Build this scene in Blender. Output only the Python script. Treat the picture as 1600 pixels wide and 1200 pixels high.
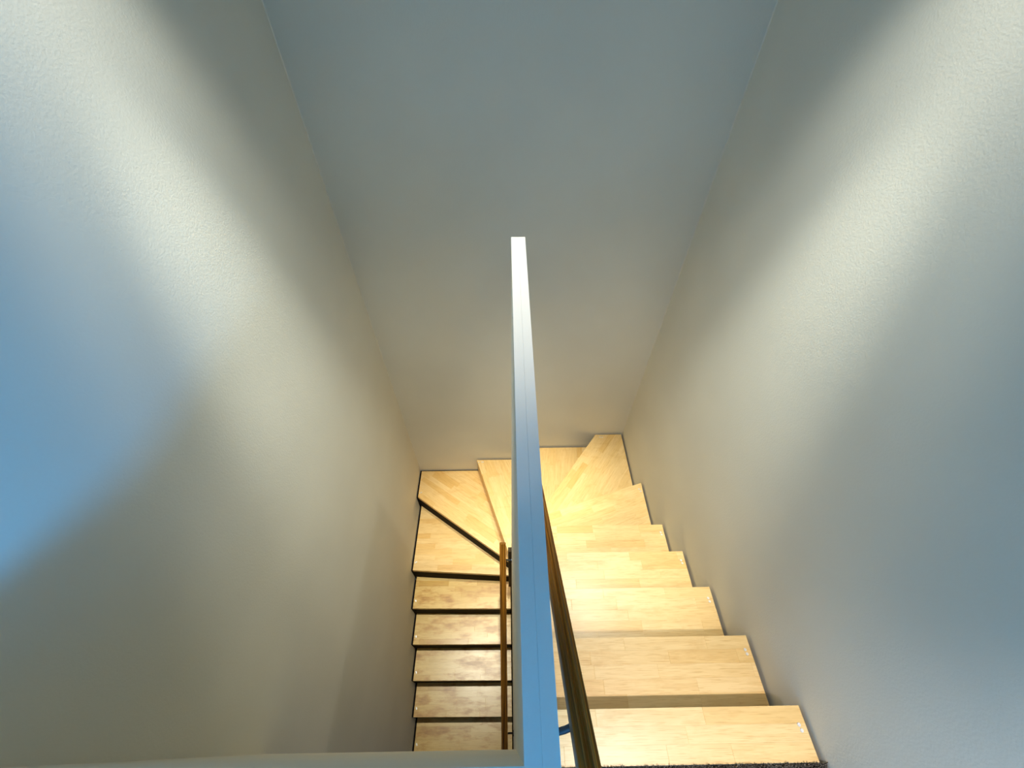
import bpy, bmesh, math, random
from mathutils import Vector, Matrix

random.seed(7)
S = bpy.context.scene
for o in list(bpy.data.objects):
    bpy.data.objects.remove(o)
COL = S.collection

# ---------------------------------------------------------------- camera
cd = bpy.data.cameras.new('camera')
cam = bpy.data.objects.new('camera', cd)
COL.objects.link(cam)
cd.sensor_width = 36.0
cd.lens = 36.0 * 640.116 / 1600.0
cd.clip_start = 0.01
RT = Vector((0.999898201, -0.0142577607, 0.000552043))
UP = Vector((0.0103821600, 0.753551770, 0.657306580))
FW = Vector((0.0097877100, 0.657233940, -0.753623090))
m = Matrix((RT, UP, -FW)).transposed().to_4x4()
m.translation = Vector((-0.0486267, -0.0785504, 1.7711788))
cam.matrix_world = m
S.camera = cam

# ---------------------------------------------------------------- light
w = bpy.data.worlds.new('world')
S.world = w
w.use_nodes = True
w.node_tree.nodes['Background'].inputs[0].default_value = (0.30, 0.52, 0.95, 1)
w.node_tree.nodes['Background'].inputs[1].default_value = 1.0

CEIL = 2.66          # underside of the ceiling
XWALL_L = -0.915


def spot(name, loc, power, size, blend, color, radius=0.035, rot=(0, 0, 0)):
    d = bpy.data.lights.new(name, 'SPOT')
    d.energy = power
    d.spot_size = math.radians(size)
    d.spot_blend = blend
    d.color = color
    d.shadow_soft_size = radius
    o = bpy.data.objects.new(name, d)
    o.location = loc
    o.rotation_euler = rot
    COL.objects.link(o)
    return o


def area(name, loc, target, sx, sy, power, color):
    d = bpy.data.lights.new(name, 'AREA')
    d.shape = 'RECTANGLE'
    d.size = sx
    d.size_y = sy
    d.energy = power
    d.color = color
    o = bpy.data.objects.new(name, d)
    o.location = loc
    v = Vector(target) - Vector(loc)
    o.rotation_euler = v.to_track_quat('-Z', 'Y').to_euler()
    COL.objects.link(o)
    return o


# recessed ceiling downlights: one near each side wall and one between them over the turn of
# the stair, and one over the landing's edge
for X in (-0.62, 0.64):
    spot('downlight_core', (X, 0.98, CEIL - 0.03), 390, 32, 1.0, (1.0, 1.0, 0.86))
    spot('downlight_beam', (X, 0.98, CEIL - 0.03), 110, 50, 1.0, (1.0, 0.985, 0.87))
    spot('downlight_spill', (X, 0.98, CEIL - 0.03), 30, 56, 0.6, (1.0, 0.95, 0.78), 0.02)
spot('downlight_beam', (0.0, 0.98, CEIL - 0.03), 42, 60, 1.0, (1.0, 0.94, 0.80))
# unseen spot added for the shadow edge, thrown over the middle wall onto the left
_v = Vector((XWALL_L, 0.60, -0.60)) - Vector((0.64, 0.98, CEIL - 0.03))
spot('fill_left_wall', (0.64, 0.98, CEIL - 0.03), 58, 34, 0.9, (1.0, 0.94, 0.76), 0.014,
     _v.to_track_quat('-Z', 'Y').to_euler())
spot('fill_back_wall', (0.0, 1.40, CEIL - 0.03), 470, 27, 1.0, (1.0, 0.90, 0.62))  # unseen spot added to brighten the lower back wall
spot('downlight_beam', (0.62, -0.62, CEIL - 0.03), 385, 48, 1.0, (1.0, 0.955, 0.96))
# blue daylight through the landing's window, right of and behind the camera
area('window_daylight', (2.40, -1.45, 1.73), (-0.9, 0.15, 1.0), 0.7, 0.4, 90, (0.02, 0.40, 1.0))

S.view_settings.view_transform = 'Standard'
S.view_settings.look = 'None'
S.view_settings.gamma = 1.0
S.view_settings.use_curve_mapping = False
S.view_settings.exposure = 0.05
S.cycles.diffuse_bounces = 8
S.cycles.max_bounces = 12
S.cycles.caustics_reflective = False


# ---------------------------------------------------------------- materials
class NT:
    def __init__(self, name):
        self.m = bpy.data.materials.new(name)
        self.m.use_nodes = True
        self.t = self.m.node_tree
        self.b = self.t.nodes['Principled BSDF']

    def n(self, typ, **kw):
        x = self.t.nodes.new(typ)
        for k, v in kw.items():
            setattr(x, k, v)
        return x

    def l(self, a, ai, b, bi):
        self.t.links.new(a.outputs[ai], b.inputs[bi])

    def ramp(self, stops):
        r = self.n('ShaderNodeValToRGB')
        e = r.color_ramp.elements
        while len(e) < len(stops):
            e.new(0.5)
        for el, (p, c) in zip(e, stops):
            el.position = p
            el.color = (c[0], c[1], c[2], 1)
        return r

    def mix(self, mode, fac):
        x = self.n('ShaderNodeMix', data_type='RGBA', blend_type=mode)
        x.inputs[0].default_value = fac
        return x


def plaster(name, col, rough=0.75, bump=0.25, spec=0.3):
    k = NT(name)
    tc = k.n('ShaderNodeTexCoord')
    no = k.n('ShaderNodeTexNoise')
    no.inputs['Scale'].default_value = 170
    no.inputs['Detail'].default_value = 4
    k.l(tc, 'Object', no, 'Vector')
    big = k.n('ShaderNodeTexNoise')
    big.inputs['Scale'].default_value = 2.2
    k.l(tc, 'Object', big, 'Vector')
    r = k.ramp([(0.3, [c * 0.97 for c in col]), (0.7, [min(1, c * 1.03) for c in col])])
    k.l(big, 'Fac', r, 'Fac')
    k.l(r, 'Color', k.b, 'Base Color')
    bu = k.n('ShaderNodeBump')
    bu.inputs['Strength'].default_value = bump
    bu.inputs['Distance'].default_value = 0.002
    k.l(no, 'Fac', bu, 'Height')
    k.l(bu, 'Normal', k.b, 'Normal')
    k.b.inputs['Roughness'].default_value = rough
    k.b.inputs['Specular IOR Level'].default_value = spec
    return k.m


def flat(name, col, rough=0.5, metal=0.0, spec=0.5):
    k = NT(name)
    tc = k.n('ShaderNodeTexCoord')
    no = k.n('ShaderNodeTexNoise')
    no.inputs['Scale'].default_value = 30
    k.l(tc, 'Object', no, 'Vector')
    r = k.ramp([(0.3, [c * 0.94 for c in col]), (0.7, [min(1, c * 1.06) for c in col])])
    k.l(no, 'Fac', r, 'Fac')
    k.l(r, 'Color', k.b, 'Base Color')
    k.b.inputs['Roughness'].default_value = rough
    k.b.inputs['Metallic'].default_value = metal
    k.b.inputs['Specular IOR Level'].default_value = spec
    return k.m


def wood(name, light, mid, dark, rough=0.33, worn=0.0):
    """finger-jointed stave: tone per piece, grain along the piece's own x"""
    k = NT(name)
    tc = k.n('ShaderNodeTexCoord')
    oi = k.n('ShaderNodeObjectInfo')
    mul = k.n('ShaderNodeVectorMath', operation='SCALE')
    k.t.links.new(oi.outputs['Random'], mul.inputs['Scale'])
    mul.inputs[0].default_value = (37.0, 91.0, 13.0)
    add = k.n('ShaderNodeVectorMath', operation='ADD')
    k.l(tc, 'Object', add, 0)
    k.l(mul, 'Vector', add, 1)
    mp = k.n('ShaderNodeMapping')
    mp.inputs['Scale'].default_value = (2.6, 34.0, 34.0)
    k.l(add, 'Vector', mp, 'Vector')
    g = k.n('ShaderNodeTexNoise')
    g.inputs['Scale'].default_value = 1.6
    g.inputs['Detail'].default_value = 6
    g.inputs['Roughness'].default_value = 0.6
    g.inputs['Distortion'].default_value = 0.7
    k.l(mp, 'Vector', g, 'Vector')
    tone = k.ramp([(0.0, light), (0.45, [(a + b) / 2 for a, b in zip(light, mid)]),
                   (0.8, mid), (1.0, dark)])
    k.l(oi, 'Random', tone, 'Fac')
    gr = k.ramp([(0.30, (0.86, 0.80, 0.70)), (0.62, (1, 1, 1))])
    k.l(g, 'Fac', gr, 'Fac')
    mx = k.mix('MULTIPLY', 0.75)
    k.l(tone, 'Color', mx, 6)
    k.l(gr, 'Color', mx, 7)
    # short pore dashes
    mp2 = k.n('ShaderNodeMapping')
    mp2.inputs['Scale'].default_value = (14.0, 330.0, 330.0)
    k.l(add, 'Vector', mp2, 'Vector')
    p = k.n('ShaderNodeTexNoise')
    p.inputs['Scale'].default_value = 1.0
    p.inputs['Detail'].default_value = 2
    k.l(mp2, 'Vector', p, 'Vector')
    pr = k.ramp([(0.33, (0.80, 0.70, 0.55)), (0.45, (1, 1, 1))])
    k.l(p, 'Fac', pr, 'Fac')
    mx2 = k.mix('MULTIPLY', 0.7)
    k.l(mx, 2, mx2, 6)
    k.l(pr, 'Color', mx2, 7)
    # knots and rubbed patches
    bl = k.n('ShaderNodeTexNoise')
    bl.inputs['Scale'].default_value = 9.0
    bl.inputs['Detail'].default_value = 5
    bl.inputs['Roughness'].default_value = 0.65
    geo = k.n('ShaderNodeNewGeometry')
    ms = k.n('ShaderNodeMapping')
    ms.inputs['Scale'].default_value = (0.55, 1.6, 1.6)
    k.l(geo, 'Position', ms, 'Vector')
    k.l(ms, 'Vector', bl, 'Vector')
    lo = 0.56 - 0.07 * worn
    br = k.ramp([(lo, (1, 1, 1)), (lo + 0.10, (0.80, 0.64, 0.40)), (min(0.95, lo + 0.20), (0.56, 0.38, 0.15))])
    k.l(bl, 'Fac', br, 'Fac')
    mx3 = k.mix('MULTIPLY', 0.30 + 0.6 * worn)
    k.l(mx2, 2, mx3, 6)
    k.l(br, 'Color', mx3, 7)
    k.l(mx3, 2, k.b, 'Base Color')
    rr = k.n('ShaderNodeMapRange')
    rr.inputs['To Min'].default_value = rough - 0.06
    rr.inputs['To Max'].default_value = rough + 0.12
    k.l(bl, 'Fac', rr, 'Value')
    k.l(rr, 'Result', k.b, 'Roughness')
    bu = k.n('ShaderNodeBump')
    bu.inputs['Strength'].default_value = 0.08
    bu.inputs['Distance'].default_value = 0.001
    k.l(g, 'Fac', bu, 'Height')
    k.l(bu, 'Normal', k.b, 'Normal')
    return k.m


M_WALL = plaster('wall_paint', (0.725, 0.72, 0.65))
M_CEIL = plaster('ceiling_paint', (0.74, 0.74, 0.72))
M_CAP = plaster('cap_paint', (0.78, 0.78, 0.77), rough=0.32, bump=0.04, spec=0.5)
kg = NT('window_glass')
kg.b.inputs['Transmission Weight'].default_value = 1.0
kg.b.inputs['Roughness'].default_value = 0.0
kg.b.inputs['Base Color'].default_value = (0.95, 0.98, 1.0, 1)
M_GLASS = kg.m
M_CAULK = flat('corner_caulk', (0.72, 0.70, 0.63), 0.6)
M_WOOD = wood('rubberwood', (0.79, 0.565, 0.265), (0.75, 0.51, 0.21), (0.70, 0.44, 0.15))
M_WOODW = wood('rubberwood_worn', (0.76, 0.54, 0.20), (0.70, 0.47, 0.15), (0.58, 0.35, 0.08), rough=0.28, worn=1.0)
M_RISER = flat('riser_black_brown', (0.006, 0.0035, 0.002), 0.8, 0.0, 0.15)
M_DARKW = flat('dark_stained_wood', (0.045, 0.028, 0.008), 0.6, 0.0, 0.2)
M_STEEL = flat('screw_steel', (0.80, 0.77, 0.74), 0.45, 0.75)
M_BRK = flat('bracket_metal', (0.10, 0.13, 0.17), 0.35, 1.0)
M_BRKD = flat('bracket_dark_metal', (0.05, 0.04, 0.035), 0.4, 0.8)


def rail_wood(name):
    k = NT(name)
    tc = k.n('ShaderNodeTexCoord')
    mp = k.n('ShaderNodeMapping')
    mp.inputs['Scale'].default_value = (110, 1.6, 110)
    k.l(tc, 'Object', mp, 'Vector')
    g = k.n('ShaderNodeTexNoise')
    g.inputs['Scale'].default_value = 1.5
    g.inputs['Detail'].default_value = 5
    k.l(mp, 'Vector', g, 'Vector')
    r = k.ramp([(0.34, (0.055, 0.020, 0.003)), (0.66, (0.40, 0.17, 0.018))])
    k.l(g, 'Fac', r, 'Fac')
    k.l(r, 'Color', k.b, 'Base Color')
    k.b.inputs['Roughness'].default_value = 0.42
    k.b.inputs['Specular IOR Level'].default_value = 0.22
    return k.m


M_RAIL = rail_wood('handrail_wood')
kc = NT('carpet_pile')
_g = kc.n('ShaderNodeNewGeometry')
_n = kc.n('ShaderNodeTexNoise')
_n.inputs['Scale'].default_value = 260
_n.inputs['Detail'].default_value = 2
kc.l(_g, 'Position', _n, 'Vector')
_r = kc.ramp([(0.34, (0.012, 0.011, 0.011)), (0.5, (0.10, 0.085, 0.07)), (0.62, (0.30, 0.25, 0.19))])
kc.l(_n, 'Fac', _r, 'Fac')
kc.l(_r, 'Color', kc.b, 'Base Color')
kc.b.inputs['Roughness'].default_value = 1.0
kc.b.inputs['Specular IOR Level'].default_value = 0.1
M_CARPET = kc.m


# ---------------------------------------------------------------- helpers
def link(name, me, mat, parent=None):
    o = bpy.data.objects.new(name, me)
    if mat:
        me.materials.clear()
        me.materials.append(mat)
    COL.objects.link(o)
    if parent:
        o.parent = parent
    return o


def bm_obj(name, bm, mat, parent=None, smooth=False):
    bmesh.ops.recalc_face_normals(bm, faces=bm.faces)
    me = bpy.data.meshes.new(name)
    bm.to_mesh(me)
    bm.free()
    if smooth:
        for p in me.polygons:
            p.use_smooth = True
    return link(name, me, mat, parent)


def box(bm, a, b):
    vs = [bm.verts.new((x, y, z)) for z in (a[2], b[2]) for x, y in
          ((a[0], a[1]), (b[0], a[1]), (b[0], b[1]), (a[0], b[1]))]
    for f in ((0, 3, 2, 1), (4, 5, 6, 7), (0, 1, 5, 4), (1, 2, 6, 5), (2, 3, 7, 6), (3, 0, 4, 7)):
        bm.faces.new([vs[i] for i in f])


def box_obj(name, a, b, mat, parent=None, bevel=0.0, seg=2):
    bm = bmesh.new()
    box(bm, a, b)
    if bevel:
        bmesh.ops.bevel(bm, geom=list(bm.edges), offset=bevel, segments=seg, profile=0.5, affect='EDGES')
    return bm_obj(name, bm, mat, parent)


def struct(o, label=None):
    o['kind'] = 'structure'
    if label:
        o['label'] = label
    return o


def thing(name, label, cat, loc=(0, 0, 0), group=None):
    o = bpy.data.objects.new(name, None)
    o.empty_display_size = 0.1
    o.location = loc
    COL.objects.link(o)
    o['label'] = label
    o['category'] = cat
    if group:
        o['group'] = group
    return o


def empty(name, parent, loc=(0, 0, 0), rz=0.0):
    o = bpy.data.objects.new(name, None)
    o.empty_display_size = 0.05
    o.location = loc
    o.rotation_euler = (0, 0, rz)
    COL.objects.link(o)
    o.parent = parent
    return o


def clip(poly, px, py, nx, ny):
    """keep the part of a convex polygon where (p-P).n >= 0"""
    out = []
    for i in range(len(poly)):
        a, b = poly[i], poly[(i + 1) % len(poly)]
        da = (a[0] - px) * nx + (a[1] - py) * ny
        db = (b[0] - px) * nx + (b[1] - py) * ny
        if da >= 0:
            out.append(a)
        if (da >= 0) != (db >= 0):
            t = da / (da - db)
            out.append((a[0] + (b[0] - a[0]) * t, a[1] + (b[1] - a[1]) * t))
    return out


def poly_area(p):
    return 0.5 * abs(sum(p[i][0] * p[(i + 1) % len(p)][1] - p[(i + 1) % len(p)][0] * p[i][1] for i in range(len(p))))


def prism(bm, poly, z0, z1, ch=0.0):
    bot = [bm.verts.new((x, y, z0)) for x, y in poly]
    top = [bm.verts.new((x, y, z1 - ch)) for x, y in poly]
    bm.faces.new(bot[::-1])
    n = len(poly)
    if ch:      # fine eased edge round the top face
        cx = sum(p[0] for p in poly) / n
        cy = sum(p[1] for p in poly) / n
        lid = []
        for x, y in poly:
            d = math.hypot(x - cx, y - cy)
            f = max(0.0, 1 - 1.4 * ch / max(d, 1e-6))
            lid.append(bm.verts.new((cx + (x - cx) * f, cy + (y - cy) * f, z1)))
        bm.faces.new(lid)
        for i in range(n):
            bm.faces.new((top[i], top[(i + 1) % n], lid[(i + 1) % n], lid[i]))
    else:
        bm.faces.new(top)
    for i in range(n):
        bm.faces.new((bot[i], bot[(i + 1) % n], top[(i + 1) % n], top[i]))


def sweep(bm, prof, path, side):
    """closed profile [(u, v)] swept along path points; u along 'side', v along the local up"""
    rings = []
    for i, P in enumerate(path):
        a = path[max(0, i - 1)]
        b = path[min(len(path) - 1, i + 1)]
        t = (Vector(b) - Vector(a)).normalized()
        s = Vector(side)
        s = (s - t * s.dot(t)).normalized()
        u = s.cross(t).normalized()
        rings.append([bm.verts.new(Vector(P) + s * p[0] + u * p[1]) for p in prof])
    n = len(prof)
    for r0, r1 in zip(rings, rings[1:]):
        for i in range(n):
            bm.faces.new((r0[i], r0[(i + 1) % n], r1[(i + 1) % n], r1[i]))
    bm.faces.new(rings[0][::-1])
    bm.faces.new(rings[-1])


# ---------------------------------------------------------------- room shell
XL, XR, YB = -0.915, 0.945, 1.932
ZF = -3.4          # lower storey floor
YG = -0.10         # near edge of the stairwell (left half)
SX0, SX1, SY1, SZ = -0.0345, 0.0065, 1.052, 1.14   # slim middle wall

struct(box_obj('wall_left', (XL - 0.12, -2.9, ZF), (XL, YB + 0.12, CEIL), M_WALL),
       'tall plain painted wall left of the stairwell')
struct(box_obj('wall_back', (XL, YB, ZF), (XR, YB + 0.12, CEIL), M_WALL),
       'plain painted wall across the far end of the stairwell')
struct(box_obj('wall_right', (XR, -0.50, ZF), (XR + 0.12, YB + 0.12, CEIL), M_WALL),
       'tall plain painted wall right of the upper flight')
# landing walls and the openings of the landing's windows
bm = bmesh.new()
box(bm, (XL, -2.9, ZF), (-0.65, -2.78, CEIL))
box(bm, (0.85, -2.9, ZF), (2.62, -2.78, CEIL))
box(bm, (-0.65, -2.9, ZF), (0.85, -2.78, 1.05))
box(bm, (-0.65, -2.9, 2.05), (0.85, -2.78, CEIL))
struct(bm_obj('wall_front', bm, M_WALL))
bm = bmesh.new()
box(bm, (2.5, -2.78, -0.2), (2.62, -1.9, CEIL))
box(bm, (2.5, -1.0, -0.2), (2.62, -0.62, CEIL))
box(bm, (2.5, -1.9, -0.2), (2.62, -1.0, 1.45))
box(bm, (2.5, -1.9, 2.05), (2.62, -1.0, CEIL))
struct(bm_obj('wall_east', bm, M_WALL))
struct(box_obj('wall_passage', (XR + 0.12, -0.62, -0.2), (2.62, -0.50, CEIL), M_WALL))
for nm, a, b, ax in (('window_1', (-0.65, -2.86, 1.05), (0.85, -2.80, 2.05), 0),
                     ('window_2', (2.54, -1.9, 1.45), (2.60, -1.0, 2.05), 1)):
    bm = bmesh.new()
    t = 0.045
    if ax == 0:
        box(bm, a, (a[0] + t, b[1], b[2])); box(bm, (b[0] - t, a[1], a[2]), b)
        box(bm, (a[0] + t, a[1], a[2]), (b[0] - t, b[1], a[2] + t)); box(bm, (a[0] + t, a[1], b[2] - t), (b[0] - t, b[1], b[2]))
    else:
        box(bm, a, (b[0], a[1] + t, b[2])); box(bm, (a[0], b[1] - t, a[2]), b)
        box(bm, (a[0], a[1] + t, a[2]), (b[0], b[1] - t, a[2] + t)); box(bm, (a[0], a[1] + t, b[2] - t), (b[0], b[1] - t, b[2]))
    wf = struct(bm_obj(nm, bm, M_CAP))
    if ax == 0:
        box_obj('pane', (a[0] + t, a[1] + 0.028, a[2] + t), (b[0] - t, a[1] + 0.032, b[2] - t), M_GLASS, wf)
    else:
        box_obj('pane', (a[0] + 0.028, a[1] + t, a[2] + t), (a[0] + 0.032, b[1] - t, b[2] - t), M_GLASS, wf)
struct(box_obj('ceiling', (XL - 0.12, -2.9, CEIL), (2.62, YB + 0.12, CEIL + 0.1), M_CEIL))
struct(box_obj('floor_lower', (XL - 0.12, -2.9, ZF - 0.1), (XR + 0.12, YB + 0.12, ZF), M_RISER))

# the half wall under the camera, closing the left half of the well above the landing
struct(box_obj('wall_near', (XL, YG - 0.12, -0.15), (SX0, YG, SZ), M_WALL),
       'painted half wall closing the near end of the lower flight')
# landing slab with carpet
struct(box_obj('floor', (XL, -2.78, -0.2), (2.5, -0.22, -0.004), M_CARPET), 'landing floor')
bm = bmesh.new()
box(bm, (SX1 + 0.001, -0.22, -0.2), (XR, -0.152, -0.004))
struct(bm_obj('trim_1', bm, M_WALL))

# slim middle wall with its painted cap
mid = struct(box_obj('wall_middle', (SX0, -0.9, ZF), (SX1, SY1, SZ - 0.012), M_WALL),
             'slim painted middle wall standing between the two flights')
xm = (SX0 + SX1) / 2
cap = struct(bpy.data.objects.new('trim_2', None), 'glossy pale painted capping along the top of the middle wall')
COL.objects.link(cap)
for a, b in ((SX0 - 0.0004, xm - 0.00006), (xm + 0.00006, SX1 + 0.0004)):
    box_obj('cap_board', (a, -0.9, SZ - 0.012), (b, SY1 + 0.0005, SZ), M_CAP, cap, bevel=0.00025, seg=1)

# thin bead of filler in the two back corners
for nm, x, s in (('trim_3', XR, -1), ('trim_4', XL, 1)):
    bm = bmesh.new()
    prism(bm, [(x, YB), (x + s * 0.0035, YB), (x, YB - 0.0035)], -2.0, CEIL)
    struct(bm_obj(nm, bm, M_CAULK), 'thin pale filler bead down the back corner')

# ---------------------------------------------------------------- staircase
stair = thing('staircase', 'pale laminated wooden staircase turning round the slim middle wall', 'staircase', (0, 0, ZF))
R_ = 0.2
TT = 0.036        # tread thickness
XTL, XTR = -0.898, 0.930


def staves(parent, poly, z, ang, origin, mat, step_w=0.047):
    """cut the tread outline into rows of staves; each stave is an object with x along the grain"""
    ca, sa = math.cos(ang), math.sin(ang)
    ux, uy = ca, sa
    vx, vy = -sa, ca
    us = [(p[0] * ux + p[1] * uy) for p in poly]
    vs = [(p[0] * vx + p[1] * vy) for p in poly]
    v0 = origin[0] * vx + origin[1] * vy
    k0 = math.floor((min(vs) - v0) / step_w - 1e-6)
    k1 = math.ceil((max(vs) - v0) / step_w + 1e-6)
    for k in range(k0, k1):
        a, b = v0 + k * step_w, v0 + (k + 1) * step_w
        row = clip(clip(poly, a * vx, a * vy, vx, vy), b * vx, b * vy, -vx, -vy)
        if len(row) < 3 or poly_area(row) < 2e-5:
            continue
        u = min(us) - random.uniform(0, 0.3)
        while u < max(us):
            L = random.uniform(0.20, 0.46)
            c = clip(clip(row, u * ux, u * uy, ux, uy), (u + L) * ux, (u + L) * uy, -ux, -uy)
            u += L
            if len(c) < 3 or poly_area(c) < 2e-5:
                continue
            cx = sum(p[0] for p in c) / len(c)
            cy = sum(p[1] for p in c) / len(c)
            loc = [((p[0] - cx) * ux + (p[1] - cy) * uy, (p[0] - cx) * vx + (p[1] - cy) * vy) for p in c]
            bm = bmesh.new()
            prism(bm, loc, -TT, 0.0, 0.0006)
            bmesh.ops.remove_doubles(bm, verts=bm.verts, dist=1e-6)
            o = bm_obj('stave', bm, mat, parent)
            o.location = (cx, cy, 0)
            o.rotation_euler = (0, 0, ang)


def screw_mesh():
    bm = bmesh.new()
    n = 10
    for r0, z0, r1, z1 in ((0.0062, 0.0, 0.0050, 0.0016),):
        a = [bm.verts.new((r0 * math.cos(2 * math.pi * i / n), r0 * math.sin(2 * math.pi * i / n), z0)) for i in range(n)]
        b = [bm.verts.new((r1 * math.cos(2 * math.pi * i / n), r1 * math.sin(2 * math.pi * i / n), z1)) for i in range(n)]
        c = [bm.verts.new((0.0022 * math.cos(2 * math.pi * i / n), 0.0022 * math.sin(2 * math.pi * i / n), z1)) for i in range(n)]
        d = bm.verts.new((0, 0, z1 - 0.0012))
        for i in range(n):
            j = (i + 1) % n
            bm.faces.new((a[i], a[j], b[j], b[i]))
            bm.faces.new((b[i], b[j], c[j], c[i]))
            bm.faces.new((c[i], c[j], d))
        bm.faces.new(a[::-1])
    me = bpy.data.meshes.new('screw')
    bmesh.ops.recalc_face_normals(bm, faces=bm.faces)
    bm.to_mesh(me)
    bm.free()
    me.materials.append(M_STEEL)
    return me


SCREW = screw_mesh()


def tread(k, poly, nose, ang, mat, screws):
    """k risers below the landing; nose = the two ends of its front line"""
    z = -k * R_
    t = empty('tread', stair, (0, 0, z - ZF))
    staves(t, poly, z, ang, nose[0], mat)
    for x, y, r in screws:
        o = bpy.data.objects.new('screw', SCREW)
        COL.objects.link(o)
        o.parent = t
        o.location = (x, y, 0.0)
        o.rotation_euler = (0, 0, r)
    # dark riser board just behind the front line, down to the next tread
    (ax, ay), (bx, by) = nose
    d = Vector((bx - ax, by - ay)).normalized()
    n = Vector((-d.y, d.x))
    cxp = sum(p[0] for p in poly) / len(poly)
    cyp = sum(p[1] for p in poly) / len(poly)
    if (cxp - ax) * n.x + (cyp - ay) * n.y < 0:
        n = -n
    o1, o2 = 0.003, 0.017
    q = [(ax + n.x * o1, ay + n.y * o1), (bx + n.x * o1, by + n.y * o1),
         (bx + n.x * o2, by + n.y * o2), (ax + n.x * o2, ay + n.y * o2)]
    bm = bmesh.new()
    prism(bm, q, z - R_ + 0.0005, z - TT - 0.0005)
    r = bm_obj('riser', bm, M_WOOD if k == 8 else M_RISER, stair)  # near-black stands in for shade on the risers; the lit one is wood
    r.location = (0, 0, -ZF)
    return t


BACK = 0.022
G = 0.2398
XI, XO = SX1 + 0.008, SX0 - 0.010     # inner ends of the treads, right and left flights
# right flight, straight treads A..E (k = 0..4)
for k in range(5):
    yn = k * G - (0.004 if k == 4 else 0)
    y0 = yn - G - BACK if k else -0.1430
    sy = yn - 0.058
    tread(k, [(XI, y0), (XTR, y0), (XTR, yn), (XI, yn)], ((XI, yn), (XTR, yn)), 0.0, M_WOOD,
          [(XTR - 0.0225, sy + 0.008, 0.3), (XTR - 0.0200, sy - 0.007, 1.1)])

# front lines of the winders, radiating from the end of the middle wall
LF = ((0.0145, 1.054), (XTR, 1.3527))
LG = ((0.0480, 1.040), (0.7050, 1.918))
LH = ((0.0050, 1.062), (0.1100, 1.918))
LI = ((-0.0580, 1.062), (-0.3490, 1.918))
LJ = ((-0.0450, 1.052), (XTL, 1.6500))
LK = ((-0.0450, 1.0075), (XTL, 1.0610))
BIG = [(-1, -0.5), (1.2, -0.5), (1.2, 3), (-1, 3)]


def half(poly, line, side_pt, off=0.0):
    (ax, ay), (bx, by) = line
    d = Vector((bx - ax, by - ay)).normalized()
    n = Vector((-d.y, d.x))
    if (side_pt[0] - ax) * n.x + (side_pt[1] - ay) * n.y < 0:
        n = -n
    return clip(poly, ax - n.x * off, ay - n.y * off, n.x, n.y)


def rect(poly, x0, y0, x1, y1):
    poly = clip(poly, x0, 0, 1, 0)
    poly = clip(poly, x1, 0, -1, 0)
    poly = clip(poly, 0, y0, 0, 1)
    return clip(poly, 0, y1, 0, -1)


YT = 1.918
# F: front line LF, back under E
P = rect(BIG, XI, 4 * G - 0.004 - BACK, XTR, YT)
P = half(P, LF, (0.5, 1.0))
tread(5, P, LF, math.atan2(LF[1][1] - LF[0][1], LF[1][0] - LF[0][0]), M_WOOD,
      [(XTR - 0.026, 1.303, 0.2), (XTR - 0.017, 1.285, 0.9)])
# G
P = rect(BIG, XI, 0.9, XTR, YT)
P = half(half(P, LF, (0.5, 1.8), BACK), LG, (0.8, 1.3))
tread(6, P, LG, math.atan2(LG[1][1] - LG[0][1], LG[1][0] - LG[0][0]), M_WOOD,
      [(0.742, 1.893, 0.0), (0.760, 1.890, 0.7)])
# H
P = rect(BIG, -0.3, SY1 + 0.006, XTR, YT)
P = half(half(P, LG, (0.1, 1.8), BACK), LH, (0.5, 1.5))
tread(7, P, LH, math.radians(84), M_WOOD, [(0.150, 1.885, 0.0), (0.170, 1.885, 0.5)])
# I
P = rect(BIG, -0.6, SY1 + 0.006, XTR, YT)
P = half(half(P, LH, (-0.2, 1.8), BACK), LI, (0.1, 1.8))
tread(8, P, LI, math.atan2(LI[1][1] - LI[0][1], LI[1][0] - LI[0][0]), M_WOOD,
      [(-0.330, 1.893, 0.0), (-0.300, 1.895, 0.5), (-0.288, 1.895, 0.9)])
# J
P = rect(BIG, XTL, 0.9, XO, YT)
P = half(half(P, LI, (-0.8, 1.8), BACK), LJ, (-0.5, 1.8))
tread(9, P, LJ, math.atan2(LJ[1][1] - LJ[0][1], LJ[1][0] - LJ[0][0]), M_WOOD,
      [(XTL + 0.012, 1.690, 0.0), (XTL + 0.026, 1.695, 0.5)])
# K
P = rect(BIG, XTL, 0.9, XO, YT)
P = half(half(P, LJ, (-0.8, 1.2), BACK), LK, (-0.5, 1.8))
tread(10, P, LK, 0.0, M_WOOD, [(XTL + 0.014, 1.125, 0.0), (XTL + 0.024, 1.13, 0.5)])
# left flight, straight treads T1.. (k = 11..)
for i in range(6):
    yl, yr = 0.8055 - 0.2383 * i, 0.793 - 0.2383 * i + (0.005 if i else 0)
    ln = ((XO, yr), (XTL, yl))
    up = LK if i == 0 else ((XO, yr + 0.2383 - (0.005 if i == 1 else 0)), (XTL, yl + 0.2383))
    P = rect(BIG, XTL, -0.6, XO, YT)
    P = half(half(P, ln, (-0.5, 1.9)), up, (-0.5, -0.5), BACK)
    tread(11 + i, P, ln, 0.0, M_WOODW,
          [(XTL + 0.017, yl + 0.064, 0.6), (XTL + 0.021, yl + 0.056, 1.0)])

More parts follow.
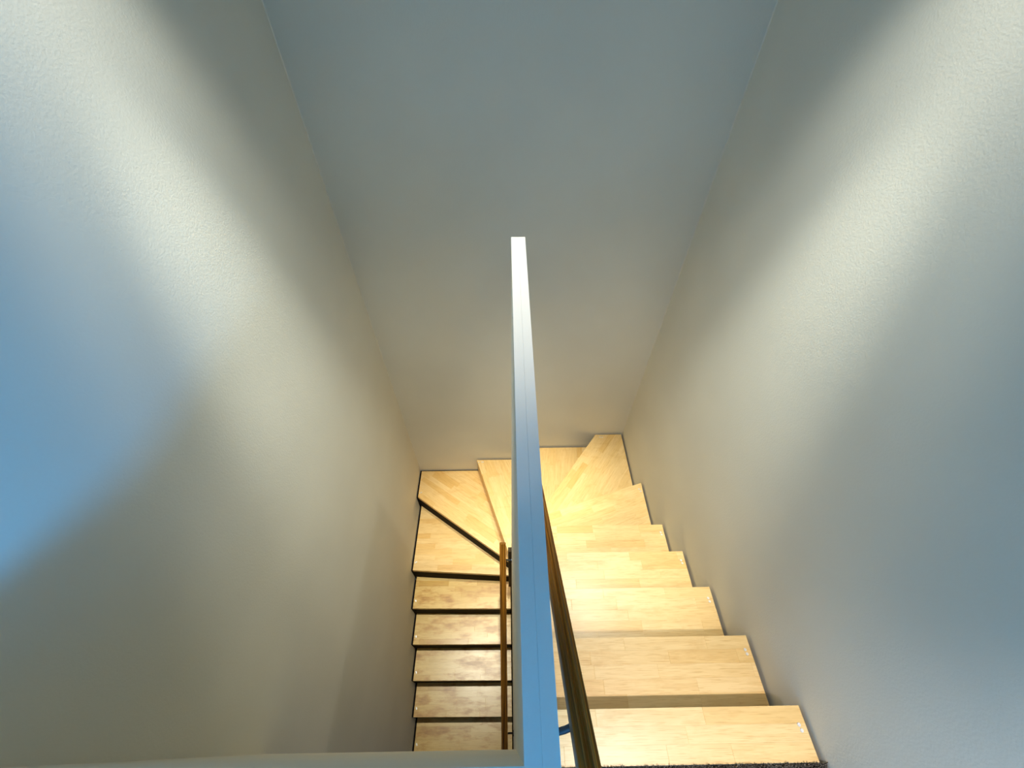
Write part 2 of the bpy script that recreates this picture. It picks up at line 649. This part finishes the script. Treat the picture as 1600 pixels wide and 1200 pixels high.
# black strip added as shade in the gap beside left and back tread ends
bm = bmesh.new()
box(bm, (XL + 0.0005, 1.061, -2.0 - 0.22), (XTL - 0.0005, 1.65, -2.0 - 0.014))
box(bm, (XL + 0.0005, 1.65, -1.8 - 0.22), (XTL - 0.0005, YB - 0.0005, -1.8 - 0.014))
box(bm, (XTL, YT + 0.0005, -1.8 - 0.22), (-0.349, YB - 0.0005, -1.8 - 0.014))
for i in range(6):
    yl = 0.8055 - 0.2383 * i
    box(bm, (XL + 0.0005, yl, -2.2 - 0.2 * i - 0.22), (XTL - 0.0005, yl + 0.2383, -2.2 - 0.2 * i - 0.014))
st = bm_obj('gap_shade', bm, M_RISER, stair)
st.location = (0, 0, -ZF)

# ---------------------------------------------------------------- carpet pile on the landing
bm = bmesh.new()
rnd = random.Random(3)
y = -0.1492
while y > -0.26:
    x = SX1 + 0.003
    while x < XR - 0.002:
        px, py = x + rnd.uniform(-.002, .002), y + rnd.uniform(-.002, .002)
        h = rnd.uniform(0.010, 0.021)
        a = rnd.uniform(0, 6.28)
        r = rnd.uniform(0.0014, 0.0024)
        dx, dy = rnd.uniform(-.004, .004), rnd.uniform(-.001, .0075)
        b0 = [bm.verts.new((px + r * math.cos(a + q * 2.094), py + r * math.sin(a + q * 2.094), -0.003)) for q in range(3)]
        tp = [bm.verts.new((px + dx + 0.6 * r * math.cos(a + q * 2.094), py + dy + 0.6 * r * math.sin(a + q * 2.094), h)) for q in range(3)]
        for q in range(3):
            j = (q + 1) % 3
            bm.faces.new((b0[q], b0[j], tp[j], tp[q]))
        bm.faces.new(tp)
        x += 0.0026
    y -= 0.003
box(bm, (SX1 + 0.001, -0.40, -0.0035), (XR - 0.001, -0.1490, 0.001))
cp = bm_obj('carpet', bm, M_CARPET)
cp['kind'] = 'stuff'
cp['label'] = 'dark speckled carpet pile along the edge of the landing'
cp['category'] = 'carpet'


# ---------------------------------------------------------------- handrails
def fluted(wd, ht, nflute=3):
    """rounded handrail section with shallow flutes along the top"""
    top = []
    N = 36
    for i in range(N + 1):
        u = -1 + 2 * i / N
        z = math.sqrt(max(0.0, 1 - abs(u) ** 3.2)) * 0.30
        z += -0.13 * (0.5 - 0.5 * math.cos((u + 1) * math.pi * nflute)) * (1 if abs(u) < 0.99 else 0)
        top.append((u * wd / 2, z * ht + 0.2 * ht))
    bot = [(wd / 2, -0.35 * ht), (wd * 0.36, -0.5 * ht), (-wd * 0.36, -0.5 * ht), (-wd / 2, -0.35 * ht)]
    return (top + bot)[::-1]


def rail_obj(parent, P0, P1, wd, ht, name='rail'):
    A, B = Vector(P0), Vector(P1)
    bm = bmesh.new()
    sweep(bm, fluted(wd, ht), [(0, 0, 0), (0, (B - A).length, 0)], (1, 0, 0))
    o = bm_obj(name, bm, M_RAIL, parent)
    o.location = A
    o.rotation_euler = (math.atan2(B.z - A.z, B.y - A.y), 0, 0)
    return o


def tube(bm, pts, r, n=10, flatten=1.0):
    prof = [(r * math.cos(2 * math.pi * i / n), r * flatten * math.sin(2 * math.pi * i / n)) for i in range(n)]
    rings = []
    for i, P in enumerate(pts):
        a, b = pts[max(0, i - 1)], pts[min(len(pts) - 1, i + 1)]
        t = (Vector(b) - Vector(a)).normalized()
        s = t.cross(Vector((0, 0, 1)))
        if s.length < 0.05:
            s = Vector((0, 1, 0))
        s.normalize()
        u = s.cross(t).normalized()
        rings.append([bm.verts.new(Vector(P) + s * p[0] + u * p[1]) for p in prof])
    for r0, r1 in zip(rings, rings[1:]):
        for i in range(n):
            bm.faces.new((r0[i], r0[(i + 1) % n], r1[(i + 1) % n], r1[i]))
    bm.faces.new(rings[0][::-1])
    bm.faces.new(rings[-1])


def bracket(parent, wall_pt, rail_pt, mat, r=0.0065):
    """curved arm from a round rose on the wall to a saddle under the rail"""
    root = empty('bracket', parent)
    W, Q = Vector(wall_pt), Vector(rail_pt)
    s = 1 if Q.x > W.x else -1
    bm = bmesh.new()
    pts = []
    for i in range(9):
        t = i / 8
        x = W.x + (Q.x - W.x) * math.sin(t * math.pi / 2)
        z = W.z + (Q.z - W.z) * (1 - math.cos(t * math.pi / 2))
        pts.append((x, W.y + (Q.y - W.y) * t * t, z))
    tube(bm, pts, r, 12)
    bm_obj('arm', bm, mat, root, True)
    bm = bmesh.new()
    tube(bm, [(W.x, W.y, W.z), (W.x + s * 0.004, W.y, W.z)], 0.018, 20)
    bm_obj('rose', bm, mat, root)
    bm = bmesh.new()
    box(bm, (Q.x - 0.010, Q.y - 0.025, Q.z - 0.001), (Q.x + 0.010, Q.y + 0.025, Q.z + 0.003))
    bmesh.ops.rotate(bm, cent=Q, matrix=Matrix.Rotation(-math.atan(0.833) if True else 0, 3, 'X'), verts=bm.verts)
    bm_obj('saddle', bm, mat, root)
    return root


SL = 0.2 / G
# right handrail: centre line at X = 0.0815
RX, RW, RH = 0.0815, 0.040, 0.045


def zr(y):
    return 0.725 - SL * y


hr = thing('handrail', 'fluted brown wooden handrail beside the upper flight, right of the middle wall', 'handrail', group=None)
rail_obj(hr, (RX, -0.150, zr(-0.150)), (RX, 0.985, zr(0.985)), RW, RH)
for yb_ in (-0.048, 0.80):
    bracket(hr, (SX1, yb_ - 0.02, zr(yb_) - 0.060), (RX - 0.004, yb_, zr(yb_) - 0.034), M_BRK)

# left handrail
LX = -0.098


def zl(y):
    return -1.156 + SL * (y - 0.978)


hl = thing('handrail', 'slim amber wooden handrail over the lower flight, left of the middle wall', 'handrail')
rail_obj(hl, (LX, -0.75, zl(-0.75)), (LX, 0.978, zl(0.978)), 0.045, 0.045)
for yb_, rr in ((0.905, 0.006), (-0.035, 0.006)):
    bracket(hl, (SX0, yb_, zl(yb_) - 0.07), (LX, yb_, zl(yb_) - 0.034), M_BRKD if yb_ < 0.5 else M_BRK, rr)

# slim post fixed to the end of the middle wall beside the turn
po = thing('newel_post', 'slim dark wooden post against the end of the middle wall by the lower handrail', 'post', (-0.0480, 0.985, -2.2))
box_obj('shaft', (-0.013, -0.017, 0.001), (0.013, 0.017, 0.90), M_DARKW, po, bevel=0.002)
bm = bmesh.new()
tube(bm, [(-0.013, 0.0, 0.78), (-0.0165, 0.0, 0.78)], 0.005, 10)
bm_obj('screw', bm, M_STEEL, po)
